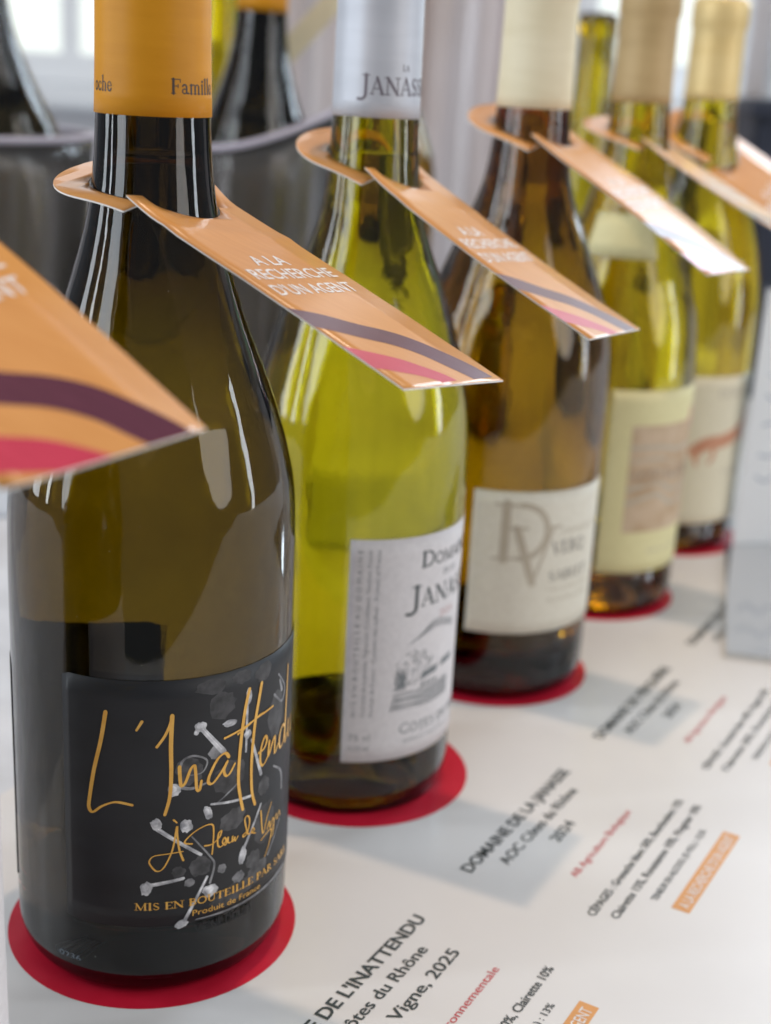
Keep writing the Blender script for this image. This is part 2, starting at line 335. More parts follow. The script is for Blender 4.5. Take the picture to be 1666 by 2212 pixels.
# a small serif alphabet, cap height 1
TK, TN = 0.17, 0.06
def _arc(cx, cy_, rx, ry, a0, a1, n=10): return [(cx + rx * math.cos(math.radians(a0 + (a1 - a0) * k / n)), cy_ + ry * math.sin(math.radians(a0 + (a1 - a0) * k / n))) for k in range(n + 1)]
def _st(x, y0=0, y1=1, w=TK, s0=True, s1=True, sw=.15):
    o = [([(x, y0), (x, y1)], w)]
    if s0: o.append(([(x - sw, y0 + .025), (x + sw, y0 + .025)], TN * .85))
    if s1: o.append(([(x - sw, y1 - .025), (x + sw * .6, y1 - .025)], TN * .85))
    return o
X = .64
SERIF = {
 'F': (.74, _st(.2) + [([(.2, .97), (.68, .97)], TN), ([(.67, .98), (.68, .78)], TN), ([(.2, .52), (.52, .52)], TN), ([(.52, .63), (.52, .41)], TN)]),
 'a': (.56, [(_arc(.22, .46, .15, .16, 160, 20, 6) + [(.38, .4), (.38, .12), (.43, .04), (.52, .05)], .12), (_arc(.22, .18, .15, .16, 60, 330, 8), .09)]),
 'm': (1.02, _st(.16, 0, X, .14, True, False, .12) + _st(.5, 0, .5, .14, True, False, .12) + _st(.84, 0, .5, .14, True, False, .12) + [([(.04, .6), (.16, .62)], TN), (_arc(.33, .46, .17, .17, 170, 0, 6), .08), (_arc(.67, .46, .17, .17, 170, 0, 6), .08)]),
 'i': (.32, _st(.16, 0, X, .14, True, False, .12) + [([(.04, .6), (.16, .62)], TN), ([(.15, .86), (.18, .86)], .17)]),
 'l': (.32, _st(.16, 0, 1.04, .14, True, False, .12) + [([(.03, 1.0), (.16, 1.02)], TN)]),
 'e': (.54, [([(.1, .36), (.44, .36)], TN), (_arc(.26, .33, .2, .31, 5, 180, 8), .08), (_arc(.27, .33, .2, .32, 180, 330, 8), .13)]),
 'o': (.62, [(_arc(.31, .32, .23, .29, 90, 270, 10), .14), (_arc(.31, .32, .23, .29, -90, 90, 10), .14)]),
 'c': (.52, [(_arc(.29, .32, .21, .3, 40, 180, 8), .08), (_arc(.29, .32, .21, .3, 180, 320, 8), .13), ([(.44, .5), (.45, .5)], .13)]),
 'h': (.68, _st(.16, 0, 1.04, .14, True, False, .12) + _st(.5, 0, .5, .14, True, False, .12) + [([(.03, 1.0), (.16, 1.02)], TN), (_arc(.33, .46, .17, .17, 170, 0, 6), .08)]),
 'J': (.5, [([(.3, 1), (.3, .1), (.26, -.14), (.1, -.27), (-.08, -.25)], .15), ([(.12, .97), (.48, .97)], TN)]),
 'A': (.78, [([(.08, .02), (.36, .98)], TN), ([(.36, .98), (.68, .02)], .15), ([(.19, .34), (.56, .34)], TN), ([(-.02, .02), (.2, .02)], TN), ([(.54, .02), (.82, .02)], TN)]),
 'N': (.88, [([(.14, 0), (.14, 1)], TN), ([(.14, .98), (.74, .02)], .16), ([(.74, 0), (.74, 1)], TN), ([(.0, .02), (.28, .02)], TN), ([(-.02, .98), (.14, .98)], TN), ([(.6, .98), (.88, .98)], TN)]),
 'S': (.56, [(_arc(.28, .74, .19, .23, 30, 250, 8), .09), ([(.14, .64), (.28, .5), (.42, .38)], .15), (_arc(.28, .27, .19, .25, 60, -160, 8), .1)]),
 'D': (.86, _st(.18) + [([(.18, .97), (.4, .97)], TN), ([(.18, .03), (.4, .03)], TN), (_arc(.4, .5, .38, .47, 90, -90, 12), .13)]),
 'O': (.86, [(_arc(.43, .5, .35, .47, 90, 270, 12), .13), (_arc(.43, .5, .35, .47, -90, 90, 12), .13)]),
 'M': (1.02, [([(.12, 0), (.16, 1)], TN), ([(.16, .98), (.5, .04)], .14), ([(.5, .04), (.84, .98)], TN)] + _st(.86, 0, 1, .15, True, False, .13) + [([(.0, .02), (.26, .02)], TN), ([(.02, .98), (.18, .98)], TN), ([(.84, .98), (1.0, .98)], TN)]),
 'I': (.4, _st(.2)), 'E': (.68, _st(.18) + [([(.18, .97), (.6, .97)], TN), ([(.6, .98), (.61, .8)], TN), ([(.18, .52), (.48, .52)], TN), ([(.18, .03), (.62, .03)], TN), ([(.62, .02), (.64, .22)], TN)]),
 'L': (.64, _st(.18) + [([(.18, .03), (.58, .03)], TN), ([(.58, .02), (.6, .24)], TN)]),
 'V': (.78, [([(.08, .98), (.38, .02)], .15), ([(.38, .02), (.68, .98)], TN), ([(-.04, .98), (.24, .98)], TN), ([(.54, .98), (.8, .98)], TN)]),
 'T': (.7, _st(.35, 0, 1, .15, True, False) + [([(.04, .97), (.66, .97)], TN), ([(.04, .98), (.03, .78)], TN), ([(.66, .98), (.67, .78)], TN)]),
 'U': (.8, [([(.16, .98), (.16, .3)], .15), (_arc(.4, .3, .24, .29, 180, 360, 8), .09), ([(.64, .3), (.64, .98)], TN), ([(.0, .98), (.32, .98)], TN), ([(.52, .98), (.78, .98)], TN)]),
 'B': (.7, _st(.18) + [(_arc(.3, .75, .24, .22, 90, -90, 8), .1), (_arc(.3, .27, .29, .24, 90, -90, 8), .12), ([(.18, .97), (.3, .97)], TN), ([(.18, .52), (.3, .52)], TN), ([(.18, .03), (.3, .03)], TN)]),
 'P': (.66, _st(.18) + [(_arc(.3, .73, .27, .25, 90, -90, 8), .11), ([(.18, .97), (.3, .97)], TN), ([(.18, .48), (.3, .48)], TN)]),
 'R': (.76, _st(.18) + [(_arc(.3, .74, .25, .23, 90, -90, 8), .11), ([(.18, .97), (.3, .97)], TN), ([(.18, .51), (.34, .51)], TN), ([(.34, .5), (.68, .03)], .14), ([(.6, .02), (.78, .02)], TN)]),
 'C': (.78, [(_arc(.44, .5, .36, .47, 50, 180, 10), .1), (_arc(.44, .5, .36, .47, 180, 310, 10), .13), ([(.68, .96), (.69, .72)], TN), ([(.68, .04), (.69, .28)], TN)]),
 'G': (.82, [(_arc(.44, .5, .36, .47, 50, 180, 10), .1), (_arc(.44, .5, .36, .47, 180, 300, 10), .13), ([(.68, .96), (.69, .72)], TN), ([(.68, .08), (.68, .42)], .13), ([(.56, .42), (.8, .42)], TN)]),
 'Q': (.86, [(_arc(.43, .5, .35, .47, 90, 270, 12), .13), (_arc(.43, .5, .35, .47, -90, 90, 12), .13), ([(.45, .04), (.85, -.2)], .1)]),
 'H': (.9, _st(.18) + _st(.72) + [([(.18, .52), (.72, .52)], TN)]),
 ' ': (.34, []),
}
SERIF['Ô'] = (.86, SERIF['O'][1] + [([(.28, 1.12), (.43, 1.24), (.58, 1.12)], TN)])
def serif_text(s, x0, y0, cap, width=None, small=1.0, slant=0.0, weight=1.0):
    """first letter at cap height, later ones at cap*small (small capitals); returns a list of shapes"""
    pos, x = [], 0
    for j, ch in enumerate(s):
        k = 1.0 if (j == 0 or small == 1.0) else small
        pos.append((x, k)); x += SERIF[ch][0] * k + 0.03
    sx = cap if width is None else width / x
    out = []
    for (px_, k), ch in zip(pos, s):
        for pts, w in SERIF[ch][1]:
            v, f = ribbon2d([(a, b) for a, b in pts], w * weight, smooth=len(pts) > 3, n=2)
            out.append(([(x0 + (px_ + a * k) * sx + slant * b * k * cap, y0 + b * k * cap) for a, b in v], f))
    return out

# ------------------------------------------------------------------ setting: table, wall, windows
def box_bm(bm, lo, hi, mi=0):
    vs = [bm.verts.new((x, y, z)) for x in (lo[0], hi[0]) for y in (lo[1], hi[1]) for z in (lo[2], hi[2])]
    for q in ((0, 1, 3, 2), (4, 6, 7, 5), (0, 4, 5, 1), (2, 3, 7, 6), (0, 2, 6, 4), (1, 5, 7, 3)):
        bm.faces.new([vs[i] for i in q]).material_index = mi
def box(name, lo, hi, mat, parent=None, bevel=0):
    bm = bmesh.new(); box_bm(bm, lo, hi)
    if bevel: bmesh.ops.bevel(bm, geom=bm.edges[:], offset=bevel, segments=2, affect='EDGES')
    return bm_obj(name, bm, mat, parent)
tab = box('table', (-900, 92, -40), (1100, 1400, -0.6), M['cloth'], bevel=4); tag(tab, kind='structure')
wl = box('wall', (-2200, 2150, -900), (2200, 2200, 1900), M['wall']); tag(wl, kind='structure')

def window(x0, x1, z0, z1, pane_mat, muntins):
    w = empty('window', ((x0 + x1) / 2 * MM, 2.13, z0 * MM))
    ft = 42
    for lo, hi, nm in (((x0, 2090, z0), (x1, 2148, z0 + ft), 'frame'), ((x0, 2090, z1 - ft), (x1, 2148, z1), 'frame'),
                   ((x0, 2090, z0 + ft), (x0 + ft, 2148, z1 - ft), 'frame'), ((x1 - ft, 2090, z0 + ft), (x1, 2148, z1 - ft), 'frame')):
        box(nm, lo, hi, M['frame_white'], w, 3)
    n = muntins + 1; wd = (x1 - x0 - 2 * ft) / n
    for k in range(n):
        a = x0 + ft + wd * k
        box('pane', (a + (12 if k else 0), 2120, z0 + ft), (a + wd - (12 if k < muntins else 0), 2126, z1 - ft), pane_mat, w)
        if k < muntins: box('mullion', (a + wd - 12, 2100, z0 + ft), (a + wd + 12, 2140, z1 - ft), M['frame_white'], w)
    box('sill', (x0 - 40, 2040, z0 - 34), (x1 + 40, 2149, z0 - 0.5), M['frame_white'], w, 5)
    return w
tag(window(-760, -235, 205, 1250, M['pane_left'], 1), 'pale daylit window with white sill behind the dark bottles on the left', 'window')
tag(window(225, 485, 235, 1250, M['pane_left'], 0), 'narrow pale window behind the necks of the far bottles', 'window')
tag(window(530, 1500, 235, 1250, M['pane_right'], 1), 'window with green garden light at the top right corner', 'window')

# draped cloth hanging on the wall between the two windows
def curtain():
    V, F, nx, nz = [], [], 120, 14
    for j in range(nz + 1):
        for i in range(nx + 1):
            x = -215 + 430 * i / nx; z = -500 + 1500 * j / nz
            y = 2040 + 26 * math.sin(x * .062 + .5 * math.sin(z * .004)) + 12 * math.sin(x * .15 + z * .003)
            V.append((x + z * .03, y, z))
    for j in range(nz):
        for i in range(nx): a = j * (nx + 1) + i; F.append([a, a + 1, a + nx + 2, a + nx + 1])
    return tag(mesh_obj('curtain', V, F, M['curtain'], smooth=True), 'mauve grey curtain hanging in soft folds between the windows', 'curtain')
curtain()

# ------------------------------------------------------------------ printed sheet on the table
sheet = empty('tasting_sheet', (centre(2).x * MM, centre(2).y * MM, 0)); tag(sheet, 'white printed sheet with red discs and wine descriptions under the bottle row', 'printed sheet')
pm = paper_map(0)
bm = bmesh.new()
qs = [pm(-172, -92, 0), pm(900, -92, 0), pm(900, 215, 0), pm(-172, 215, 0)]
lo_ = [bm.verts.new((q[0], q[1], -0.35)) for q in qs]; hi_ = [bm.verts.new((q[0], q[1], 0)) for q in qs]
bm.faces.new(hi_[::-1]); bm.faces.new(lo_)
for k in range(4): bm.faces.new([lo_[k], hi_[k], hi_[(k + 1) % 4], lo_[(k + 1) % 4]])
bmesh.ops.recalc_face_normals(bm, faces=bm.faces[:])
bm_obj('paper', bm, M['mat_paper'], sheet)
NB = 5
for i in range(-1, NB):
    v, f = blob2d((0, 0), 44.1, 44.1, n=96, wob=0)
    print_obj('printed_disc', [(v, [q[::-1] for q in f])], paper_map(i), M['disc_red'], sheet, off=0.08)
WINES = {
 -1: ("DOMAINE DE LA ROCHE", 'AOC Côtes du Rhône', '2024', "Agriculture raisonnée", "CÉPAGES : Grenache blanc 60%, Clairette 40%", "Viognier 10%", "TENEUR EN ALCOOL (% VOL.) : 13%"),
 0: ("DOMAINE DE L'INATTENDU", 'AOC Côtes du Rhône', 'À Fleur de Vigne, 2025', 'Haute Valeur Environnementale', 'CÉPAGES : Grenache blanc 90%, Clairette 10%', None, 'TENEUR EN ALCOOL (% VOL.) : 13%'),
 1: ('DOMAINE DE LA JANASSE', 'AOC Côtes du Rhône', '2024', 'AB Agriculture Biologique', 'CÉPAGES : Grenache blanc 50%, Bourboulenc 15%', 'Clairette 15%, Roussanne 10%, Viognier 10%', 'TENEUR EN ALCOOL (% VOL.) : 13,5%'),
 2: ('DOMAINE DE VERQUIÈRE', 'AOC Côtes du Rhône', '2024', 'AB Agriculture Biologique', 'CÉPAGES : Grenache blanc 40%, Viognier 30%', 'Clairette 20%, Roussanne 10%', 'TENEUR EN ALCOOL (% VOL.) : 13,5%'),
 3: ('DOMAINE DES COLLINES', 'AOC Côtes du Rhône', '2024', 'Haute Valeur Environnementale', 'CÉPAGES : Grenache blanc 50%, Marsanne 25%', 'Clairette 15%, Roussanne 10%', 'TENEUR EN ALCOOL (% VOL.) : 13,5%'),
 4: ('DOMAINE DU CHEVAL', 'AOC Côtes du Rhône', '2024', 'AB Agriculture Biologique', 'CÉPAGES : Grenache blanc 60%', 'Viognier 40%', 'TENEUR EN ALCOOL (% VOL.) : 13%'),
}
def flipy(s): return s   # baseline grows with v, letters stand towards the bottles
def sheet_line(i, s, u0, u1, v, cap, mat, bold=0.0, parent=None, off=0.16):
    V, F = fit_text(s, u0, u1, v, cap, bold, ydir=-1)
    return print_obj('lettering', [(V, F)], paper_map(i), mat, parent or sheet, off=off)
for i, w in WINES.items():
    sheet_line(i, w[0], -39 if i else -47, 46 if i else 47.5, 71.2, 4.6, M['ink_text'], 0.022)
    sheet_line(i, w[1], -27.5 if i else -34, 34, 79.4, 4.2, M['ink_text'], 0.012)
    if i == 0: sheet_line(i, w[2], -38, 38.3, 88.2, 4.2, M['ink_text'], 0.012)
    else: sheet_line(i, w[2], -4, 11.5, 88, 4.2, M['ink_text'], 0.012)
    sheet_line(i, w[3], -21 if i else -36, 31 if i else 37.7, 101.8, 2.9, M['ink_red'])
    sheet_line(i, w[4], -38.5, 50 if i else 47.3, 115.4, 3.0, M['ink_text'], 0.014)
    k = 0
    if w[5]: sheet_line(i, w[5], -35.5, 50, 122.3, 3.0, M['ink_text'], 0.014)
    else: k = -6.8
    sheet_line(i, w[6], -18.5 if i else -30, 34 if i else 31.7, 129.3 + k, 2.4, M['ink_text'], 0.01)
    sm = paper_map(i)
    st = print_obj('orange_strip', [([(-19.2, 134.4 + k), (37.8, 134.4 + k), (37.8, 140.5 + k), (-19.2, 140.5 + k)], [[3, 2, 1, 0]])], sm, M['strip_orange'], sheet, off=0.08)
    V, F = fit_text("A LA RECHERCHE D'UN AGENT", -17, 35.6, 139.4 + k, 3.6, 0.01, ydir=-1)
    print_obj('lettering', [(V, F)], sm, M['card_letter'], st, off=0.16)

# ------------------------------------------------------------------ bottles
PROF = {
 'olive': [(40.4, 14), (40.4, 55), (40.4, 92), (40.3, 120), (39.6, 141), (37.6, 152), (34.8, 162), (30.3, 175), (25.2, 188), (21.3, 200), (18.5, 210), (16.8, 218), (15.5, 228), (14.7, 241), (14.3, 256)],
 'janasse': [(38.4, 14), (38.4, 60), (38.4, 100), (38.4, 122), (38.1, 135), (36.7, 148.5), (34, 160), (30.5, 172.5), (26.5, 184), (22.4, 194), (18.9, 204), (16.6, 213), (15.2, 225), (14.2, 240), (13.9, 256)],
 'verq': [(41.2, 14), (41.2, 60), (41.2, 100), (41.2, 126), (40.4, 147), (38.3, 160), (34.2, 172), (30, 183), (25.4, 194.5), (20.8, 205), (17.5, 216), (15.6, 229), (14.8, 243), (14.3, 258)],
 'lime': [(40.5, 14), (40.5, 50), (40.5, 80), (40.5, 104), (40.1, 120), (38.2, 143), (35.0, 157), (30, 172), (25, 186), (20.2, 200), (17, 212), (15, 226), (13.7, 245), (13.3, 258)],
 'straw': [(40.4, 14), (40.4, 50), (40.4, 85), (40.4, 115), (40, 140), (37.6, 160), (33, 181), (27, 197), (20.4, 212), (16.4, 228), (14.3, 247), (14, 258)],
}
def full_profile(key):
    P = PROF[key]; R = P[0][0]; rn = P[-1][0]
    outer = [(0, 24), (9, 22.5), (17, 17), (23, 9), (27, 3), (30.5, 0.4), (33, 0), (35.6, .5), (R - 2.2, 3), (R - .7, 7)] + P
    outer = catmull(outer, 5)
    outer[-1:] = [P[-1], (rn - .3, 282), (rn - .2, 283.5), (rn + .55, 284.4), (rn + .6, 295), (rn + .1, 297.2), (rn - 2, 298)]
    return outer
def rad_fun(key):
    P = [p for p in full_profile(key) if p[1] > 10]
    def f(z):
        for (r0, z0), (r1, z1) in zip(P, P[1:]):
            if z0 <= z <= z1 and z1 > z0: return r0 + (r1 - r0) * (z - z0) / (z1 - z0)
        return P[-1][0]
    return f
def inner_profile(key, grow=0.0):
    P = PROF[key]; R = P[0][0]
    inn = [(0, 43), (10, 41), (19, 35), (25.5, 27), (29.5, 21.5), (33, 20), (R - 5.0, 21), (R - 3.5, 27)]
    inn += [(r - (3.0 if r > 30 else 3.0 + (30 - r) * .17), z) for r, z in P[1:]]
    inn = catmull(inn, 5); inn.append((inn[-1][0] - .2, 290))
    if grow: inn = [(r + grow if r > 0 else 0, z - (grow if r < 33 else 0)) for r, z in inn]
    return inn
def shell(prof_a, prof_b, cx, cy_, seg):
    """outer profile up, lip over, inner profile down: a closed glass wall"""
    V, F = lathe(list(prof_a) + list(prof_b)[::-1], cx, cy_, seg); return V, F
def patch(name, key, cx, cy_, arc0, arc1, z0, z1, mat, parent, off=0.06, th=0.14, R=None, corner=0.0, wav=0.0):
    """a thin paper label wrapped on the bottle; arc in mm from the facing direction"""
    rf = rad_fun(key); R = R or rf((z0 + z1) / 2); n = max(8, int((arc1 - arc0) / 2.2)); m_ = max(2, int((z1 - z0) / 6))
    V, F = [], []
    for s, o in ((0, off + th), (1, off)):
        for j in range(m_ + 1):
            for i in range(n + 1):
                arc = arc0 + (arc1 - arc0) * i / n; z = z0 + (z1 - z0) * j / m_
                if corner:
                    dx = min(arc - arc0, arc1 - arc)
                    if dx < corner:
                        d = corner - math.sqrt(max(corner ** 2 - (corner - dx) ** 2, 0)); z = min(max(z, z0 + d), z1 - d)
                a = THV + arc / R; r = rf(z) + o + wav * math.sin(arc * .35 + z * .2)
                V.append((cx + r * math.cos(a), cy_ + r * math.sin(a), z))
    N = (n + 1) * (m_ + 1)
    for j in range(m_):
        for i in range(n):
            a = j * (n + 1) + i; q = [a, a + 1, a + n + 2, a + n + 1]
            F.append(q); F.append([x + N for x in q[::-1]])
    rim = [i for i in range(n)] ; 
    for i in range(n):
        F.append([i + 1, i, i + N, i + 1 + N]); t = m_ * (n + 1) + i; F.append([t, t + 1, t + 1 + N, t + N])
    for j in range(m_):
        a = j * (n + 1); F.append([a, a + n + 1, a + n + 1 + N, a + N]); b = a + n; F.append([b + n + 1, b, b + N, b + n + 1 + N])
    o = mesh_obj(name, V, F, mat, parent); o.data.shade_smooth()
    for p_ in o.data.polygons: p_.use_smooth = p_.index < 2 * n * m_
    return o
def bottle(key, pos, gmat, wmat, cap_mat, cap_z, fill, name='wine_bottle', seg=96, lift=0.0):
    cx, cy_ = pos
    root = empty(name, (cx * MM, cy_ * MM, 0))
    op = full_profile(key); ip = inner_profile(key)
    V, F = shell(op, ip, cx, cy_, seg); g = mesh_obj('glass', V, F, gmat, root, smooth=True)
    wp = [p for p in inner_profile(key, .06) if p[1] < fill]; rl = wp[-1][0]
    wp += [(rl - .05, fill), (rl - 1.0, fill - .35), (0, fill - .4)]
    V, F = lathe(wp, cx, cy_, seg); mesh_obj('wine', V, F, wmat, root, smooth=True)
    rf = rad_fun(key)
    if cap_mat:
        cpz = [cap_z + (283 - cap_z) * k / 8 for k in range(9)]
        prof = [(rf(cap_z) + .04, cap_z + .02)] + [(rf(z) + .38, z + (0 if k else 0)) for k, z in enumerate(cpz)] + [(rf(290) + .42, 285.2), (rf(290) + .45, 294.5), (rf(290) + .1, 297.4), (rf(290) - 1.6, 298.8), (0, 299)]
        V, F = lathe(prof, cx, cy_, seg); c = mesh_obj('capsule', V, F, cap_mat, root, smooth=True)
    else: c = None
    return root, g, c
def cmap(key, pos): 
    rf = rad_fun(key); 
    return lambda R: cyl_map(pos[0], pos[1], rf, R)

ROW = 'wine bottles standing in a row on the red discs'
# --- bottle at the left edge, almost wholly outside the frame
p = centre(-1)
b, g, c = bottle('olive', (p.x, p.y), M['glass_olive'], M['wine_gold'], M['foil_ochre'], 241, 232)
tag(b, 'nearest bottle, only a sliver of its side showing at the left edge', 'wine bottle', ROW)
patch('front_label', 'olive', p.x, p.y, -61, 61, 25, 100, M['paper_white'], b)
patch('back_label', 'olive', p.x, p.y, 90, 163, 22, 92, M['paper_white'], b)

# --- bottle with black label and gold script
p = centre(0); pos = (p.x, p.y); K = 'olive'
b, g, cap = bottle(K, pos, M['glass_olive'], M['wine_gold'], M['foil_ochre'], 241.2, 232.5, seg=128)
tag(b, 'dark olive bottle with ochre capsule and black label in gold handwriting', 'wine bottle', ROW)
CM = cmap(K, pos); m15 = CM(14.6); m40 = CM(40.5)
print_obj('lettering', [cut(*s, 0.8) for s in serif_text('Famille', -8.7, 246.9, 3.5, width=15.2)], m15, M['ink_capsule'], cap, off=.43, lift=.002)
print_obj('lettering', [cut(*s, 0.8) for s in serif_text('oche', -31.6, 246.7, 3.4, width=8.0)], m15, M['ink_capsule'], cap, off=.43, lift=.002)
lab = patch('front_label', K, p.x, p.y, -61.2, 62, 24.6, 99.9, M['label_black'], b, corner=0.8, wav=.02)
lab['label'] = 'black label with gold script and grey stamens'
patch('back_label', K, p.x, p.y, 90, 163, 22, 92, M['label_black'], b, corner=1)
SCRIPT = {
'L':[(-48.4,90.5),(-49.8,82.1),(-51.9,72.8),(-53.2,64.9),(-53.6,61.6),(-53.1,60.1),(-52.1,60.0),(-49.7,62.1),(-45.9,63.8),(-41.5,63.2)],
'ap':[(-38.8,88.2),(-40.2,85.7)],
'I0':[(-34.9,80.7),(-32.9,83.7),(-31.6,86.7),(-30.9,89.4)],
'I1':[(-30.9,89.7),(-31.2,80.9),(-31.1,71.9),(-31.5,65.2),(-32.8,60.0)],
'n':[(-28.9,74.3),(-28.8,71.7),(-28.4,68.4),(-27.3,69.2),(-25.9,73.0),(-24.8,74.0),(-24.4,71.0),(-24.1,66.8),(-23.3,66.2),(-22.8,69.0)],
'a':[(-14.6,74.2),(-15.8,75.7),(-18.1,74.5),(-20.3,70.5),(-20.8,68.1),(-19.4,67.5),(-16.7,70.5),(-14.9,73.2),(-16.1,70.6),(-15.5,68.7),(-14.3,68.9),(-12.6,71.5)],
't1':[(-7.9,92.7),(-9.1,88.2),(-10.3,80.8),(-11.1,72.0),(-11.2,65.1),(-10.3,59.6),(-9.4,55.9)],
't2':[(-3.1,92.9),(-4.2,87.8),(-5.5,81.5),(-6.4,72.6),(-6.5,65.6),(-6.0,59.8),(-4.7,55.7)],
'bar':[(-15.9,80.3),(-10.5,81.4),(-4.4,82.9),(2.6,83.6)],
'bar2':[(-11.6,80.3),(-4.4,83.1),(-1.4,83.2)],
'e':[(-3.6,71.5),(-1.3,72.0),(-0.0,74.2),(-1.1,75.6),(-2.7,72.5),(-2.9,68.4),(-1.5,66.8),(0.9,69.1)],
'n2':[(1.2,73.2),(0.9,68.6),(3.1,72.4),(4.3,73.2),(4.3,68.0),(6.2,70)],
'd':[(11.2,73.4),(9.2,74.6),(7.2,72),(7.4,68.6),(9.2,68.4),(11,72),(12.6,92.5),(11.8,80),(11.6,68.4),(13.4,70)],
'u':[(14.6,74),(14.4,69.5),(15.8,68.3),(17.6,71),(18.2,74),(18.2,69),(19.6,68.6)],
}
FINE = {
'A1':[(-27.7,45.1),(-28.8,48.6),(-29.4,53.3),(-29.5,56.1),(-30.4,50.2),(-31.5,46.6),(-33.3,43.2),(-35.1,42.6),(-36.7,44.6),(-36.9,46.0),(-35.5,47.4),(-31.1,47.8),(-27.8,48.0)],
'ac':[(-30.4,58.2),(-29.5,57.2)],
'F':[(-25.3,49.9),(-27.2,50.4),(-27.0,51.5),(-24.5,53.6),(-21.4,54.8),(-19.4,54.5),(-19.0,52.5),(-19.1,48.8),(-19.4,45.1)],
'Fb':[(-21.6,48.4),(-19.4,48.4),(-17.1,50.0),(-16.6,51.8),(-17.5,51.1),(-17.7,47.9),(-16.8,46.7),(-15.1,48.0),(-15.6,49.3),(-16.2,47.9),(-15.1,46.8),(-14.4,49.1),(-14.3,47.2),(-13.1,47.3),(-12.9,48.9),(-12.8,46.9),(-12.1,48.3),(-12.0,46.8),(-11.0,48.1)],
'd':[(-8.1,48.1),(-9.2,47.6),(-8.8,47.0),(-7.5,47.9),(-6.7,51.4),(-7.6,53.2),(-8.6,52.2),(-7.3,47.4),(-6.0,47.2),(-4.7,47.4),(-5.4,48.4),(-5.9,47.2),(-4.2,46.2)],
'V':[(-2.0,52.3),(-0.8,44.4),(1.1,48.9),(3.4,52.6)],
'g':[(1.3,44.9),(2.4,46.8),(2.9,44.5),(4.5,46.9),(5.1,44.8),(4.6,41.5),(3.4,41.8),(6.4,47.1),(7.2,45),(8.5,47.2),(9.4,45.2)],
'J':[(-1.5,42.6),(1.6,43.8),(3.6,43.4),(2.6,39.6),(0.4,36.2)],
}
print_obj('lettering', [cut(*ribbon2d(v, 1.15 if k in 'LI1t1t2' else .95, (.9, .7), cal=.38), 1.0) for k, v in SCRIPT.items()], m40, M['gold_ink'], lab, off=.34, lift=.003)
print_obj('lettering', [cut(*ribbon2d(v, .5, (1, .7), cal=.35), 1.0) for k, v in FINE.items()], m40, M['gold_ink'], lab, off=.34, lift=.003)
print_obj('lettering', [cut(*s, 1.0) for s in serif_text('MIS EN BOUTEILLE PAR SARL', -41, 30.2, 2.2, width=56)], m40, M['gold_ink'], lab, off=.34, lift=.0015)
V, F = fit_text('Produit de France', -25, -1.6, 26.7, 1.9, 0.0, step=1.0)
print_obj('lettering', [(V, F)], m40, M['gold_ink'], lab, off=.34)
# grey stamens printed on the label
LIGHT = [ribbon2d(v, w, t) for v, w, t in (
 ([(-23.5,85.6),(-16.3,76.3)],1.5,(.9,1.2)), ([(-8.5,89.3),(-8.7,73.9)],.9,(1,.8)), ([(-6.6,76.8),(-2.4,64.4)],1.1,(.8,1.1)), ([(-19.8,61.0),(-14.6,60.1),(-6.6,59.1)],.9,(.7,1)),
 ([(-35.5,56.2),(-22.7,45.9)],1.3,(1,.7)), ([(-37.5,38.0),(-27.7,39.4)],1.2,(1,.8)), ([(-20.8,38.3),(-27.6,24.9)],1.1,(.7,1)), ([(-8.5,43.5),(-2.0,54.6)],1.0,(1,.7)))]
LIGHT += [blob2d((-23.2,85.3),1.7,1.5), blob2d((-24.3,83.7),.7,.8), blob2d((-14.4,84.4),2.2,1.1,-.1), blob2d((-8.1,90.4),1.1,2.6), blob2d((-8.2,79),1.3,1.4), blob2d((-20.7,58.6),1.2,2.3,.3),
 blob2d((-30.3,67.3),1.7,2.0), blob2d((-35.1,57.2),1.6,1.7), blob2d((-27,55.8),1.8,2.1,.4), blob2d((-37.8,37.1),1.7,2.2,-.3), blob2d((-19.8,33.6),2.3,2.0), blob2d((-28.2,24.6),1.9,1.3,.3), blob2d((-9.2,41.2),1.3,2.9,-.15)]
MIDG = [blob2d((-18.4,76.8),2.4,2.0,.3), blob2d((-25.8,37.6),1.6,1.3), blob2d((-16.2,39.5),1.4,1.6,.3), blob2d((-10.5,34.6),2.1,1.8,.2), ribbon2d([(-29.1,72.2),(-27.9,76.0),(-24.7,76.9),(-21.2,74.8),(-22.5,71.5),(-25.9,71.2)],.8,(1,.4)),
 ribbon2d([(-29.9,68.6),(-25.8,67.1),(-21.2,68.0)],1.3,(1,.4)), ribbon2d([(-11.7,64.8),(-17.9,60.9)],.5), ribbon2d([(-25.3,52.1),(-20.0,44.7),(-18.6,41.5),(-19.9,36.1)],.7,(.6,1)), ribbon2d([(5.6,92.2),(10.2,86.5),(8.2,82.8),(3.3,86.8)],1.3,(.4,.6)), ribbon2d([(6.5,90),(8,86.5)],1.6,(.5,.8)),
 ribbon2d([(-24,25.3),(-12.9,25.2),(0.6,25.6),(14,26)],1.0,(.3,1)), ribbon2d([(4,64),(9,60),(10,54)],1.1,(.5,1)), ribbon2d([(2,36),(9,44)],.7)]
DIM = [blob2d((-22.8,42.2),3.4,3.1,.2), blob2d((-29,41.5),1.9,1.8), blob2d((-4.8,37.9),3.0,2.8), blob2d((-0.9,59.9),2.8,2.9), blob2d((-26,72.5),3.8,4.0,.3), blob2d((-13,54),4.5,3.2,.4), blob2d((-3,33),5,3,.3)]
FAINT = [blob2d((-16.8,90.2),4.4,3.9,.2), blob2d((-20,96.5),4.6,2.3), blob2d((-10.5,97),3.4,2.0), blob2d((-2,96),3.6,2.8), blob2d((5,80),4.5,7), blob2d((-14,68),5.2,4.6,.4), blob2d((0,48),5.2,6.6), blob2d((-12,30),7.5,3.0,.1)]
